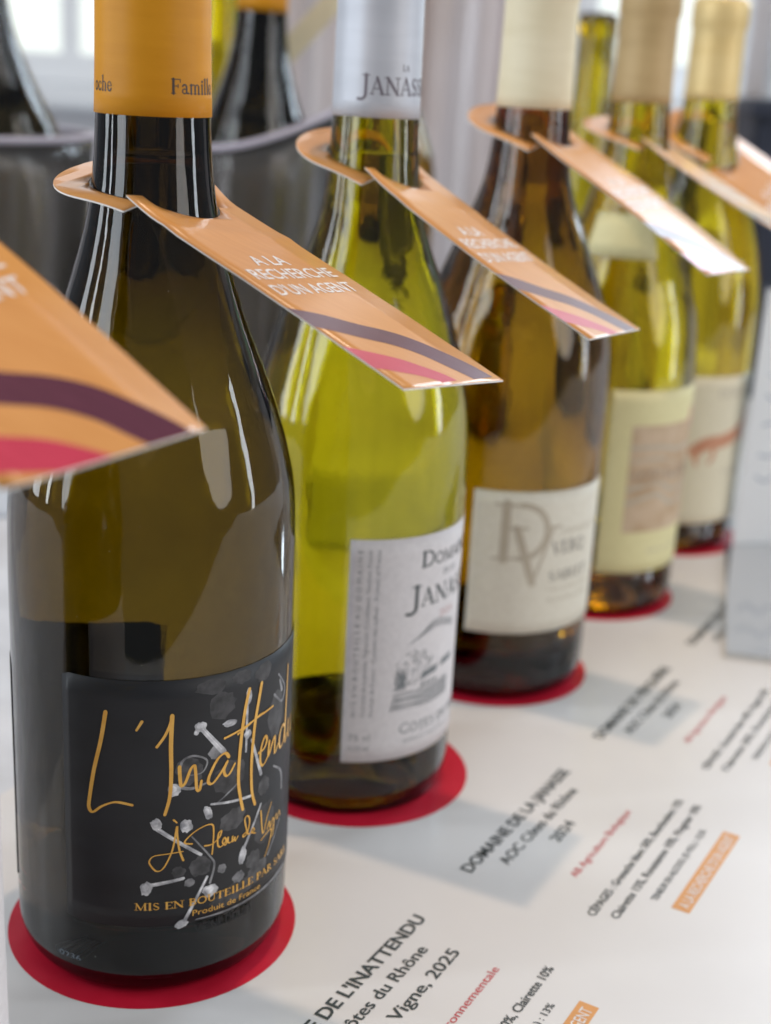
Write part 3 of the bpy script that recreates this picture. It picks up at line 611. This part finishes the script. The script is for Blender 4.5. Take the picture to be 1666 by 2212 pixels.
print_obj('printed_haze', [cut(*s, 1.0) for s in FAINT], m40, M['ink_faint'], lab, off=.215, lift=.002)
print_obj('printed_petal', [cut(*s, 1.0) for s in DIM], m40, M['ink_dim'], lab, off=.235, lift=.002)
print_obj('printed_petal', [cut(*s, 1.0) for s in MIDG], m40, M['ink_mid'], lab, off=.26, lift=.002)
M['ink_bright'] = ink(232, 'bright_grey_ink')
HI = []
for v_, f_ in LIGHT[8:]:
    c_ = v_[0]; HI.append(([(c_[0] - .25 + (x - c_[0]) * .55, c_[1] + .3 + (y - c_[1]) * .55) for x, y in v_], f_))
for a_, b_ in (((-22.6, 84.6), (-16.9, 77.2)), ((-8.7, 88), (-8.9, 75)), ((-34.5, 55.6), (-25, 48)), ((-36, 38.4), (-29, 39.4)), ((-21.2, 37.6), (-26.8, 26.4))): HI.append(ribbon2d([a_, b_], .4, (.8, .4)))
print_obj('printed_stamen', [cut(*s, 1.0) for s in LIGHT], m40, M['ink_light'], lab, off=.29, lift=.001)
print_obj('printed_stamen', [cut(*s, 1.0) for s in HI], m40, M['ink_bright'], lab, off=.315, lift=.0008)
M['dust'] = plain('pale_dust', rgb(190, 186, 180), 0.9)
random.seed(21)
dz = []
for k_ in range(46):
    z_ = random.uniform(8, 205); dz.append(blob2d((random.uniform(-60, 20), z_), random.uniform(.05, .16), random.uniform(.05, .2), n=6))
dz = [d for d in dz if not (24 < d[0][0][1] < 101 and d[0][0][0] > -62)]
tag(print_obj('dust', dz, m40, M['dust'], g, off=.05), kind='stuff')
V, F = fit_text("VIGNE DE L'IN", -24.4, -5.2, 20.9, 2.6, 0.02, step=1.0)
print_obj('lettering', [(V, F)], m40, M['ink_black'], g, off=.06)
V, F = fit_text('L0236', -66.5, -57.2, 10.3, 1.9, 0.0, step=1.0)
print_obj('lettering', [(V, F)], m40, M['ink_lot'], g, off=.06)

# --- bottle with silver capsule and white engraved label
p = centre(1) + Vector((-2.8, 0)); pos = (p.x, p.y); K = 'janasse'
b, g, cap = bottle(K, pos, M['glass_green'], M['wine'], M['foil_silver'], 240, 229)
tag(b, 'yellow green bottle with silver capsule and white engraved label', 'wine bottle', ROW)
CM = cmap(K, pos); m14 = CM(14.3); m38 = CM(38.5)
print_obj('lettering', [cut(*s, 0.8) for s in serif_text('JANASSE', -20.4, 247.2, 6.0, width=29, small=.88)], m14, M['ink_capsule_grey'], cap, off=.43, lift=.002)
print_obj('lettering', [cut(*s, 0.8) for s in serif_text('LA', -6.4, 254.6, 1.9, width=2.8)], m14, M['ink_capsule_grey'], cap, off=.43, lift=.002)
lab = patch('front_label', K, p.x, p.y, -41.4, 50, 22.6, 105.6, M['paper_white'], b)
patch('back_label', K, p.x, p.y, 92, 150, 24, 84, M['paper_white'], b)
print_obj('lettering', [cut(*s, 1) for s in serif_text('DOMAINE', -15.5, 94, 5.6, width=33, small=.74)], m38, M['ink_text'], lab, off=.24, lift=.002)
print_obj('lettering', [cut(*s, 1) for s in serif_text('DE LA', -4, 89.0, 2.2, width=9)], m38, M['ink_grey'], lab, off=.24, lift=.002)
print_obj('lettering', [cut(*s, 1) for s in serif_text('JANASSE', -19.5, 79.5, 8.0, width=40, small=.8)], m38, M['ink_text'], lab, off=.24, lift=.002)
V, F = fit_text('2024', -4.5, 4.5, 73.2, 2.8, step=1); print_obj('lettering', [(V, F)], m38, M['ink_rose'], lab, off=.24)
print_obj('lettering', [cut(*s, 1) for s in serif_text('CÔTES DU RHÔNE', -20.7, 32, 4.0, width=46, small=.8)], m38, M['ink_engraving'], lab, off=.24, lift=.002)
V, F = fit_text('Appellation Côtes du Rhône Contrôlée', -19, 14, 28.4, 1.4, step=1.5); print_obj('lettering', [(V, F)], m38, M['ink_grey'], lab, off=.24)
def vert_line(s, arc, z0, z1, cap, bold=0):
    V, F = fit_text(s, z0, z1, 0, cap, bold); return [(arc - y, x) for x, y in V], F
for s, a, cp_ in (('M I S  E N  B O U T E I L L E  A U  D O M A I N E', -37.1, 1.7), ('Domaine de la Janasse, Vignerons, Courthézon, Vaucluse, France', -34.0, 1.5), ('Produit de France - Contient des sulfites - Product of France', -31.0, 1.5)):
    print_obj('lettering', [vert_line(s, a, 40.3, 102, cp_)], m38, M['ink_grey'], lab, off=.24)
V, F = fit_text('75 cl', -39.4, -31.8, 31.0, 2.6, step=2); V2, F2 = fit_text('13,5% vol', -39.4, -31.8, 27, 2.2, step=2)
print_obj('lettering', [(V, F), (V2, F2)], m38, M['ink_grey'], lab, off=.24)
eng = []
random.seed(3)
for k in range(120):                       # crown of the engraved tree
    a = random.uniform(0, 6.28); r = random.random() ** .5; x = -15.5 + 8.6 * r * math.cos(a); z = 56.5 + 6.6 * r * math.sin(a)
    eng.append(ribbon2d([(x, z), (x + random.uniform(-.9, .9), z + random.uniform(.3, 1.1))], random.uniform(.2, .42)))
for k in range(26): eng.append(ribbon2d([(-24 + random.uniform(0, 5), 49 + random.uniform(0, 8.5)), (-22.6 + random.uniform(0, 3), 49 + random.uniform(0, 8))], .4))
for k in range(16):                        # hatching of the field and the far hills
    y = 41.5 + .42 * k; eng.append(ribbon2d([(-25 + k * .1, y), (-18, y + .5 * math.sin(k)), (-9, y - .3), (4, y + .3)], .17))
for k in range(7): eng.append(ribbon2d([(-19 + k, 66 + k * .5), (-6, 70 + .5 * k), (6, 67 + k * .4)], .17))
eng.append(([(-13, 51.6), (-4.6, 52.6), (-3.4, 55.2), (-11.6, 54.4)], [[0, 1, 2, 3]]))   # roof
for k in range(4): eng.append(([(-12 + 2.2 * k, 48.4), (-11 + 2.2 * k, 48.5), (-11 + 2.2 * k, 50.6), (-12 + 2.2 * k, 50.4)], [[0, 1, 2, 3]]))
eng.append(([(-2, 53.5), (6, 54), (7, 56.4), (-1, 56)], [[0, 1, 2, 3]]))
for k in range(9): eng.append(ribbon2d([(-13 + 1.9 * k, 47.8), (-12.6 + 1.9 * k, 49)], .3))
print_obj('engraving', [cut(*s, 1.5) for s in eng], m38, M['ink_engraving'], lab, off=.24, lift=.0004)

# --- bottle with cream capsule and cream label
p = centre(2); pos = (p.x, p.y); K = 'verq'
b, g, cap = bottle(K, pos, M['glass_amber'], M['wine_gold'], M['foil_cream'], 243, 236)
tag(b, 'amber bottle with cream capsule and cream label bearing large D and V letters', 'wine bottle', ROW)
m41 = cmap(K, pos)(41.3)
lab = patch('front_label', K, p.x, p.y, -58.4, 58, 32.4, 94.6, M['paper_cream'], b)
patch('back_label', K, p.x, p.y, 100, 155, 34, 70, M['paper_cream'], b)
print_obj('lettering', [cut(*s, 1.5) for s in serif_text('D', -50.2, 65.2, 24.6, width=27, weight=.72)], m41, M['ink_brown'], lab, off=.24, lift=.002)
print_obj('lettering', [cut(*s, 1.5) for s in serif_text('V', -42, 54.6, 25, width=22, weight=.8)], m41, M['ink_brown'], lab, off=.27, lift=.002)
V, F = fit_text('Domaine de', -19, 6, 75.4, 3.0, slant=.2, step=1.5); print_obj('lettering', [(V, F)], m41, M['ink_brown'], lab, off=.24)
print_obj('lettering', [cut(*s, 1.5) for s in serif_text('VERQ', -23.4, 67, 5.4, width=19)], m41, M['ink_taupe_dark'], lab, off=.24, lift=.002)
print_obj('lettering', [cut(*s, 1.5) for s in serif_text('SABLET', -24, 55.3, 4, width=24)], m41, M['ink_taupe_dark'], lab, off=.24, lift=.002)
for z_, s in ((50.6, 'Côtes du Rhône Villages'), (45.8, 'Mis en bouteille au domaine')):
    V, F = fit_text(s, -24, 2, z_, 1.8, step=1.5); print_obj('lettering', [(V, F)], m41, M['ink_brown'], lab, off=.24)

# --- bright green bottle with tan capsule
p = centre(3) + Vector((1.5, 0)); pos = (p.x, p.y); K = 'lime'
b, g, cap = bottle(K, pos, M['glass_lime'], M['wine'], M['foil_tan'], 245.4, 232)
tag(b, 'lime green bottle with tan capsule and straw coloured label', 'wine bottle', ROW)
m40b = cmap(K, pos)(40.5)
lab = patch('front_label', K, p.x, p.y, -48.4, 48, 24, 116, M['paper_straw'], b)
sh = patch('shoulder_label', K, p.x, p.y, -58, -20, 176, 196, M['paper_straw'], b, R=30)
print_obj('printed_picture', [cut([(-37, 45), (24, 45), (24, 99), (-37, 99)], [[0, 1, 2, 3]], 1.5)], m40b, M['tan_print'], lab, off=.22)
print_obj('lettering', [cut(*s, 1.5) for s in serif_text('COTES DU RHONE', -34, 71.5, 5, width=46)], m40b, M['tan_print_dark'], lab, off=.25, lift=.001)
hills = [ribbon2d([(-36, 60 + 7 * k), (-20, 64 + 6 * k), (-8, 58 + 7 * k), (12, 62 + 6 * k), (23, 58 + 7 * k)], 2.2) for k in range(5)]
print_obj('printed_hill', [cut(*s, 1.5) for s in hills], m40b, M['ink_brown'], lab, off=.235, lift=.001)
print_obj('printed_seal', [cut(*blob2d((6.0, 100), 2.2, 5.5, wob=.02), 1.5)], m40b, M['card_crimson'], lab, off=.25)
V, F = fit_text('Grand vin de Provence', -22, 14, 34, 2.6, step=1.5); print_obj('lettering', [(V, F)], m40b, M['ink_brown'], lab, off=.24)

# --- yellow bottle with pale gold capsule
p = centre(4) + Vector((-2.2, 0)); pos = (p.x, p.y); K = 'straw'
b, g, cap = bottle(K, pos, M['glass_lime'], M['wine_gold'], M['foil_gold'], 247, 236)
tag(b, 'farthest bottle of the row, pale gold capsule, rust coloured horse on its label', 'wine bottle', ROW)
m40c = cmap(K, pos)(40.5)
lab = patch('front_label', K, p.x, p.y, -46, 46, 18, 103, M['paper_ivory'], b)
hs = [ribbon2d([(-37, 61), (-30, 65), (-20, 66), (-8, 69), (0, 73), (6, 79)], 11, (.7, .75)), ribbon2d([(-6, 69), (2, 76), (4, 84)], 4.5, (1, .5)), ribbon2d([(-33, 63), (-36, 57), (-35, 53)], 4, (1, .5)), ribbon2d([(-4, 68), (6, 64), (9, 58)], 2.6, (1, .5)), ribbon2d([(-26, 64), (-25, 58), (-28, 54)], 3.6, (1, .5))]
print_obj('printed_horse', [cut(*s, 1.5) for s in hs], m40c, M['rust_print'], lab, off=.24, lift=.002)
print_obj('lettering', [cut(*s, 1.5) for s in serif_text('DOMAINE', -26, 91, 5, width=36)], m40c, M['ink_brown'], lab, off=.24, lift=.001)
V, F = fit_text('Viognier', -18, 12, 46, 4, slant=.1, step=1.5); print_obj('lettering', [(V, F)], m40c, M['ink_brown'], lab, off=.24)

# ------------------------------------------------------------------ neck tags
def neck_tag(i, label, z5, rg, slope, su, vend, slant, ctr, hole=17.0, seed=0, crease=0.0, sag=0.45):
    hc = 0.6
    W = 23.0; c = Vector(ctr)
    def F(u, v, off=0.0):
        d = v - 5
        body = z5 + slope * d + su * u
        zr, sr_, sur = rg
        rng = zr + sr_ * v + sur * u - (0.005 * (v + 8) ** 2 if v > -8 else 0)
        if u < -13:
            z = body + 1.8 * max(0, 1 - (v - 10.0) / 17) ** 2 * min(1, (-13 - u) / 4) if v >= 10.0 else rng
        else:
            t = min(max((v + 14) / 24, 0), 1); t = t * t * (3 - 2 * t); z = rng * (1 - t) + body * t
        if v > 12: z += sag * math.sin((v - 12) / max(vend - 12, 1) * 3.14159) + 0.03 * math.sin(v * .33 + u * .12 + seed)
        if crease and v > 12: z += crease * math.exp(-((v - 25 - .12 * u) / 2.2) ** 2)
        p_ = c + UD * u + VD * v
        return Vector((p_.x, p_.y, z + off))
    # outline, C shaped: hole joined to the near edge by a slit
    sl0, sl1 = 9.55, 10.45
    a0 = math.asin((sl0 - hc) / hole); a1 = math.asin((sl1 - hc) / hole)          # hole: u = -h cos, v = h sin
    pts = [(-W, sl1)]
    n = 14
    for k in range(n + 1): pts.append((-W, sl1 + (vend - sl1) * k / n)) if k else None
    for k in range(1, 9): pts.append((-W + 2 * W * k / 8, vend + slant * k / 8))
    for k in range(1, n + 1): pts.append((W, vend + slant + (-3.5 - vend - slant) * k / n))
    for k in range(1, 24): t = math.pi * k / 24; pts.append((W * math.cos(t), -3.5 - W * math.sin(t)))
    for k in range(0, 8): pts.append((-W, -3.5 + (sl0 + 3.5) * k / 7))
    hs = math.pi - a0 + 2 * 0
    # hole traversed from the lower lip of the slit all the way round to the upper lip
    N = 60; start = math.pi - a0; end = math.pi - a1 + 2 * math.pi
    # angle measured as u = h cos t, v = h sin t ; slit lips at t = pi - a
    t0 = math.pi - a0; t1 = math.pi - a1 - 0.0
    for k in range(N + 1):
        t = t0 + (2 * math.pi - (t0 - t1)) * k / N
        pts.append((hole * math.cos(t), hc + hole * math.sin(t)))
    bm = bmesh.new(); vs = [bm.verts.new((u, v, 0)) for u, v in pts]
    bm.faces.new(vs)
    x = -32
    while x < vend + max(slant, 0):
        bmesh.ops.bisect_plane(bm, geom=bm.verts[:] + bm.edges[:] + bm.faces[:], plane_co=(0, x, 0), plane_no=(0, 1, 0)); x += 2.0
    for x in (-17, -13, 0, 13):
        bmesh.ops.bisect_plane(bm, geom=bm.verts[:] + bm.edges[:] + bm.faces[:], plane_co=(x, 0, 0), plane_no=(1, 0, 0))
    bmesh.ops.triangulate(bm, faces=bm.faces[:])
    bmesh.ops.recalc_face_normals(bm, faces=bm.faces[:])
    if sum(f.normal.z for f in bm.faces) < 0: bmesh.ops.reverse_faces(bm, faces=bm.faces[:])
    top = [(v.co.x, v.co.y) for v in bm.verts]; bm.verts.index_update()
    fs = [[v.index for v in f.verts] for f in bm.faces]
    bd = [(e.verts[0].index, e.verts[1].index) for e in bm.edges if e.is_boundary]
    dirs = {}
    for f in fs:
        for a, b in zip(f, f[1:] + f[:1]): dirs[(a, b)] = 1
    bm.free()
    T = len(top); V = [F(u, v) for u, v in top] + [F(u, v, -0.42) for u, v in top]
    FF = fs + [[a + T for a in f[::-1]] for f in fs]
    mi = [0] * len(fs) + [1] * len(fs)
    for a, b in bd:
        if (a, b) not in dirs: a, b = b, a
        FF.append([b, a, a + T, b + T]); mi.append(1)
    q = c
    root = empty('neck_tag', (q.x * MM, q.y * MM, z5 * MM)); tag(root, label, 'neck tag', 'orange tags hung round the bottle necks')
    o = mesh_obj('card', V, FF, [M['card_orange'], M['card_white']], root)
    for p_, k in zip(o.data.polygons, mi): p_.material_index = k; p_.use_smooth = k == 0 and p_.index < len(fs)
    sv = 0.0
    smap = lambda u, v, off: F(u, v, off)
    def band(up_, lo_):
        A = catmull(up_, 5); B = catmull(lo_, 5); n_ = 40
        def res(P):
            L = [0]
            for a, b in zip(P, P[1:]): L.append(L[-1] + math.dist(a, b))
            out = []
            for k in range(n_ + 1):
                s = L[-1] * k / n_; j = max(x for x in range(len(L)) if L[x] <= s + 1e-9); j = min(j, len(P) - 2); t = (s - L[j]) / max(L[j + 1] - L[j], 1e-9)
                out.append((P[j][0] + (P[j + 1][0] - P[j][0]) * t, P[j][1] + (P[j + 1][1] - P[j][1]) * t + sv))
            return out
        A, B = res(A), res(B)
        A = [(max(min(u, W - .05), -W + .05), v) for u, v in A]; B = [(max(min(u, W - .05), -W + .05), v) for u, v in B]
        V2 = []
        for (a, b) in zip(A, B):
            for k in range(5): V2.append((a[0] + (b[0] - a[0]) * k / 4, a[1] + (b[1] - a[1]) * k / 4))
        return V2, [[k * 5 + j, k * 5 + j + 1, k * 5 + j + 6, k * 5 + j + 5] for k in range(n_) for j in range(4)][:] 
    def clip(v2, f2):   # keep print inside the end of the card
        return [(u, min(v, vend + slant * (u + W) / (2 * W) - .05)) for u, v in v2], [f[::-1] for f in f2]
    pur = band([(-23, 58.6), (-14, 61.8), (-3.9, 67.1), (3.6, 70.6), (10.1, 75.4), (15, 81.5), (18.3, 87.2), (20.2, 92.4)], [(-23, 66.4), (-16, 69.4), (-9.6, 72.7), (-2.3, 76.2), (3.6, 81), (7, 86.2), (8.8, 89), (10.4, 92.0)])
    cri = band([(-23, 74.2), (-14.9, 77.9), (-8, 81.3), (-3.2, 84.9), (.7, 88.5), (2.4, 91.4)], [(-23, 83), (-19.5, 84), (-16.4, 85.2), (-11, 87.2), (-7, 89.3), (-4.5, 91.2)])
    print_obj('printed_band', [clip(*pur)], smap, M['card_purple'], root, off=.05)
    print_obj('printed_band', [clip(*cri)], smap, M['card_crimson'], root, off=.05)
    tx = []
    for s, u0, u1, vb, cp_ in (('A LA', -9.2, 5.6, 40.5 + sv, 4.4), ('RECHERCHE', -17.3, 18.6, 46.6 + sv, 4.5), ("D'UN AGENT", -17.6, 18, 53.5 + sv, 4.5)):
        Vt, Ft = fit_text(s, u0, u1, vb, cp_, 0.012, ydir=-1); tx.append((Vt, Ft))
    for t_ in tx: print_obj('lettering', [t_], smap, M['card_letter'], root, off=.10)
    return root
def ctr(i, dx=0): c_ = centre(i); return (c_.x + dx, c_.y)
neck_tag(-1, 'orange neck tag cut off by the left edge of the picture, nearest of all', 236.8, (240, -.2, .2), -.54, .087, 86.0, 4.4, ctr(-1), hole=15.6, seed=1, sag=1.0, crease=0.0)
neck_tag(0, 'sharp orange neck tag on the bottle with the black label', 221.6, (225.4, -.03, .2), -.42, -.083, 90.9, 3.2, ctr(0), seed=2, crease=0.35)
neck_tag(1, 'orange neck tag on the silver capped bottle', 224.6, (228, -.2, .2), -.515, -.08, 91.2, -1.0, ctr(1, -2.8), hole=16.1, seed=3, sag=-1.1, crease=0.2)
neck_tag(2, 'shiny orange neck tag on the cream capped amber bottle', 235.6, (235.8, -.22, .2), -.58, 0.0, 85.6, 3.2, ctr(2), hole=15.8, seed=4, sag=1.3, crease=0.0)
neck_tag(3, 'blurred neck tag on the lime green bottle, running out of the right edge', 230, (232, -.18, .15), -.5, -.085, 86, 2, ctr(3, 1.5), hole=15.3, seed=5, sag=-0.9, crease=0.0)
neck_tag(4, 'farthest orange neck tag, tilted, on the bottle with the pale gold capsule', 222, (229, -.3, .4), -.58, .40, 86, 2, ctr(4, -2.2), hole=16.8, seed=6, sag=0.8, crease=0.0)

# ------------------------------------------------------------------ things behind the row
def place(root, loc, tilt):
    root.location = (loc[0] * MM, loc[1] * MM, loc[2] * MM); root.rotation_euler = tilt
def back_bottle(key, g, w, capm, cap_z, loc, tilt, label):
    b, gl, c = bottle(key, (0, 0), g, w, capm, cap_z, 225, seg=64)
    place(b, loc, tilt); tag(b, label, 'wine bottle', 'bottles standing behind the row'); return b
back_bottle('olive', M['glass_dark'], M['wine_gold'], M['foil_ochre'], 238, (-96, 845, 44), (0, math.radians(2.0), 0), 'dark bottle with ochre capsule standing in the clear bucket')
back_bottle('olive', M['glass_dark'], M['wine_gold'], M['foil_ochre'], 238, (-214, 800, 44), (0, math.radians(-6), 0), 'dark bottle in the bucket, shoulder curving in at the left edge')
back_bottle('lime', M['glass_lime'], M['wine'], None, 238, (-128, 965, 40.2), (0, 0, 0), 'yellow green bottle half hidden behind the ochre capped dark bottle')
bd = back_bottle('verq', M['glass_amber'], M['wine_gold'], M['foil_tan'], 262, (-20, 925, 40.2), (0, 0, 0), 'amber bottle on the riser right of the ochre capped dark bottle')
bt = back_bottle('lime', M['glass_lime'], M['wine'], None, 245, (130, 1015, 0), (0, 0, 0), 'lone yellow green bottle far behind the lime bottle of the row')
# cream card slip leaning between the bottles on the riser
def slip():
    a, b = Vector((-76, 868, 258)), Vector((-24, 872, 318)); d = (b - a).normalized(); w = Vector((d.z, 0, -d.x)) * 6.5; n = Vector((0, .3, 0))
    V = [a - w - n, a + w - n, b + w - n, b - w - n, a - w + n, a + w + n, b + w + n, b - w + n]
    return tag(mesh_obj('card_slip', V, [[0, 1, 2, 3], [7, 6, 5, 4], [0, 4, 5, 1], [1, 5, 6, 2], [2, 6, 7, 3], [3, 7, 4, 0]], M['band_cream']), 'cream card slip slanting up beside the ochre capped dark bottle', 'card')
slip()

# low riser and two clear round buckets with a rim that swings up on one side
rs = box('display_riser', (-400, 735, -0.2), (30, 1020, 40), M['cloth'], bevel=3); tag(rs, 'low pale display riser carrying the clear buckets', 'riser')
def bucket(cx, cy_, R, phi, label):
    root = empty('ice_bucket', (cx * MM, cy_ * MM, 0.0402)); tag(root, label, 'ice bucket', 'clear round buckets behind the row')
    seg, nz = 96, 10; z0 = 40.4
    def top(a): return 206 + 26 * max(0, math.cos(a - phi)) ** 1.5
    def rad(t): return R * (.84 + .16 * t)
    V, F, rings = [], [], []
    for t in [k / nz for k in range(nz + 1)]:
        rings.append(list(range(len(V), len(V) + seg)))
        for k in range(seg): a = 2 * math.pi * k / seg; V.append((cx + rad(t) * math.cos(a), cy_ + rad(t) * math.sin(a), z0 + (top(a) - z0) * t))
    for t in [1 - k / nz for k in range(nz + 1)]:
        rings.append(list(range(len(V), len(V) + seg)))
        for k in range(seg): a = 2 * math.pi * k / seg; V.append((cx + (rad(t) - 3) * math.cos(a), cy_ + (rad(t) - 3) * math.sin(a), z0 + 1.4 + (top(a) - z0 - 1.4) * t))
    for a, b in zip(rings, rings[1:]):
        for k in range(seg): k2 = (k + 1) % seg; F.append([a[k], a[k2], b[k2], b[k]])
    F.append(rings[0][::-1]); F.append(rings[-1])
    mesh_obj('bucket_wall', V, F, M['acrylic_smoky'], root, smooth=True)
    V, F, rr = [], [], []
    for k in range(seg):
        a = 2 * math.pi * k / seg; o = Vector((math.cos(a), math.sin(a), 0)); pc = Vector((cx, cy_, top(a) + 2.2)) + o * (R - 1.2); ring = []
        for j in range(8):
            t = 2 * math.pi * j / 8; ring.append(len(V)); V.append(pc + o * 2.8 * math.cos(t) + Vector((0, 0, 2.0 * math.sin(t))))
        rr.append(ring)
    for k in range(seg):
        a, b = rr[k], rr[(k + 1) % seg]
        for j in range(8): j2 = (j + 1) % 8; F.append([a[j], b[j], b[j2], a[j2]])
    mesh_obj('rim', V, F, M['rim'], root, smooth=True)
M['rim'] = plain('frosted_rim', rgb(176, 172, 186), 0.4)
bucket(-103, 838, 72, 0.0, 'clear bucket whose pale rim shows between the black labelled and silver capped bottles')
bucket(-258, 800, 80, math.pi, 'clear bucket at the left edge holding a leaning dark bottle')

# clear sign holder at the right with a white page
st = empty('sign_holder', (0.198, 0.749, 0)); tag(st, 'clear acrylic sign holder with a white handwritten page at the right edge', 'sign holder')
SD = Vector((0.97, 0.24)); SN = Vector((0.24, -0.97)); S0 = Vector((198, 749))
def slab(name, s0, s1, z0, z1, n0, n1, mat, parent):
    V = []
    for n in (n0, n1):
        for s_, z in ((s0, z0), (s1, z0), (s1, z1), (s0, z1)): q = S0 + SD * s_ + SN * n; V.append((q.x, q.y, z))
    return mesh_obj(name, V, [[3, 2, 1, 0], [4, 5, 6, 7], [0, 1, 5, 4], [1, 2, 6, 5], [2, 3, 7, 6], [3, 0, 4, 7]], mat, parent)
slab('back_plate', 0, 205, 0.6, 154, -3, 0, M['acrylic'], st)
pg = slab('page', 3, 202, 3.6, 151, 0.4, 0.7, M['sign_paper'], st)
ft = [(197, 747), (163, 592), (340, 558), (396, 796)]
mesh_obj('foot', [(x, y, .6) for x, y in ft] + [(x, y, 3.2) for x, y in ft], [[0, 1, 2, 3], [7, 6, 5, 4], [0, 4, 5, 1], [1, 5, 6, 2], [2, 6, 7, 3], [3, 7, 4, 0]], M['acrylic'], st)
def page_map(x, z, off): q = S0 + SD * x + SN * (0.7 + off); return (q.x, q.y, z)
random.seed(5)
for k in range(7):
    z = 138 - 16 * k; pts = []; x = 12
    while x < 190: pts.append((x, z + random.uniform(-4, 4) + x * .05)); x += random.uniform(4, 9)
    print_obj('handwriting', [ribbon2d(pts, 1.6)], page_map, M['ink_pale'], pg, off=.12)

# dark crate behind the sign holder
cr_ = empty('crate', (0.45, 1.26, 0)); tag(cr_, 'dark navy plastic crate behind the row at the right edge', 'crate')
for lo, hi, nm in (((282, 1150, .5), (640, 1162, 232), 'front_panel'), ((282, 1360, .5), (640, 1372, 232), 'back_panel'), ((282, 1162.3, .5), (294, 1359.7, 232), 'side_panel'), ((628, 1162.3, .5), (640, 1359.7, 232), 'side_panel'), ((294.3, 1162.3, 2), (627.7, 1359.7, 10), 'bottom')):
    box(nm, lo, hi, M['navy'], cr_, 2)
bm = bmesh.new()
for lo, hi in (((274, 1142, 232.3), (648, 1166, 244)), ((274, 1356, 232.3), (648, 1380, 244)), ((274, 1166.2, 232.3), (298, 1355.8, 244)), ((624, 1166.2, 232.3), (648, 1355.8, 244))): box_bm(bm, lo, hi)
bm_obj('rim', bm, M['navy'], cr_)
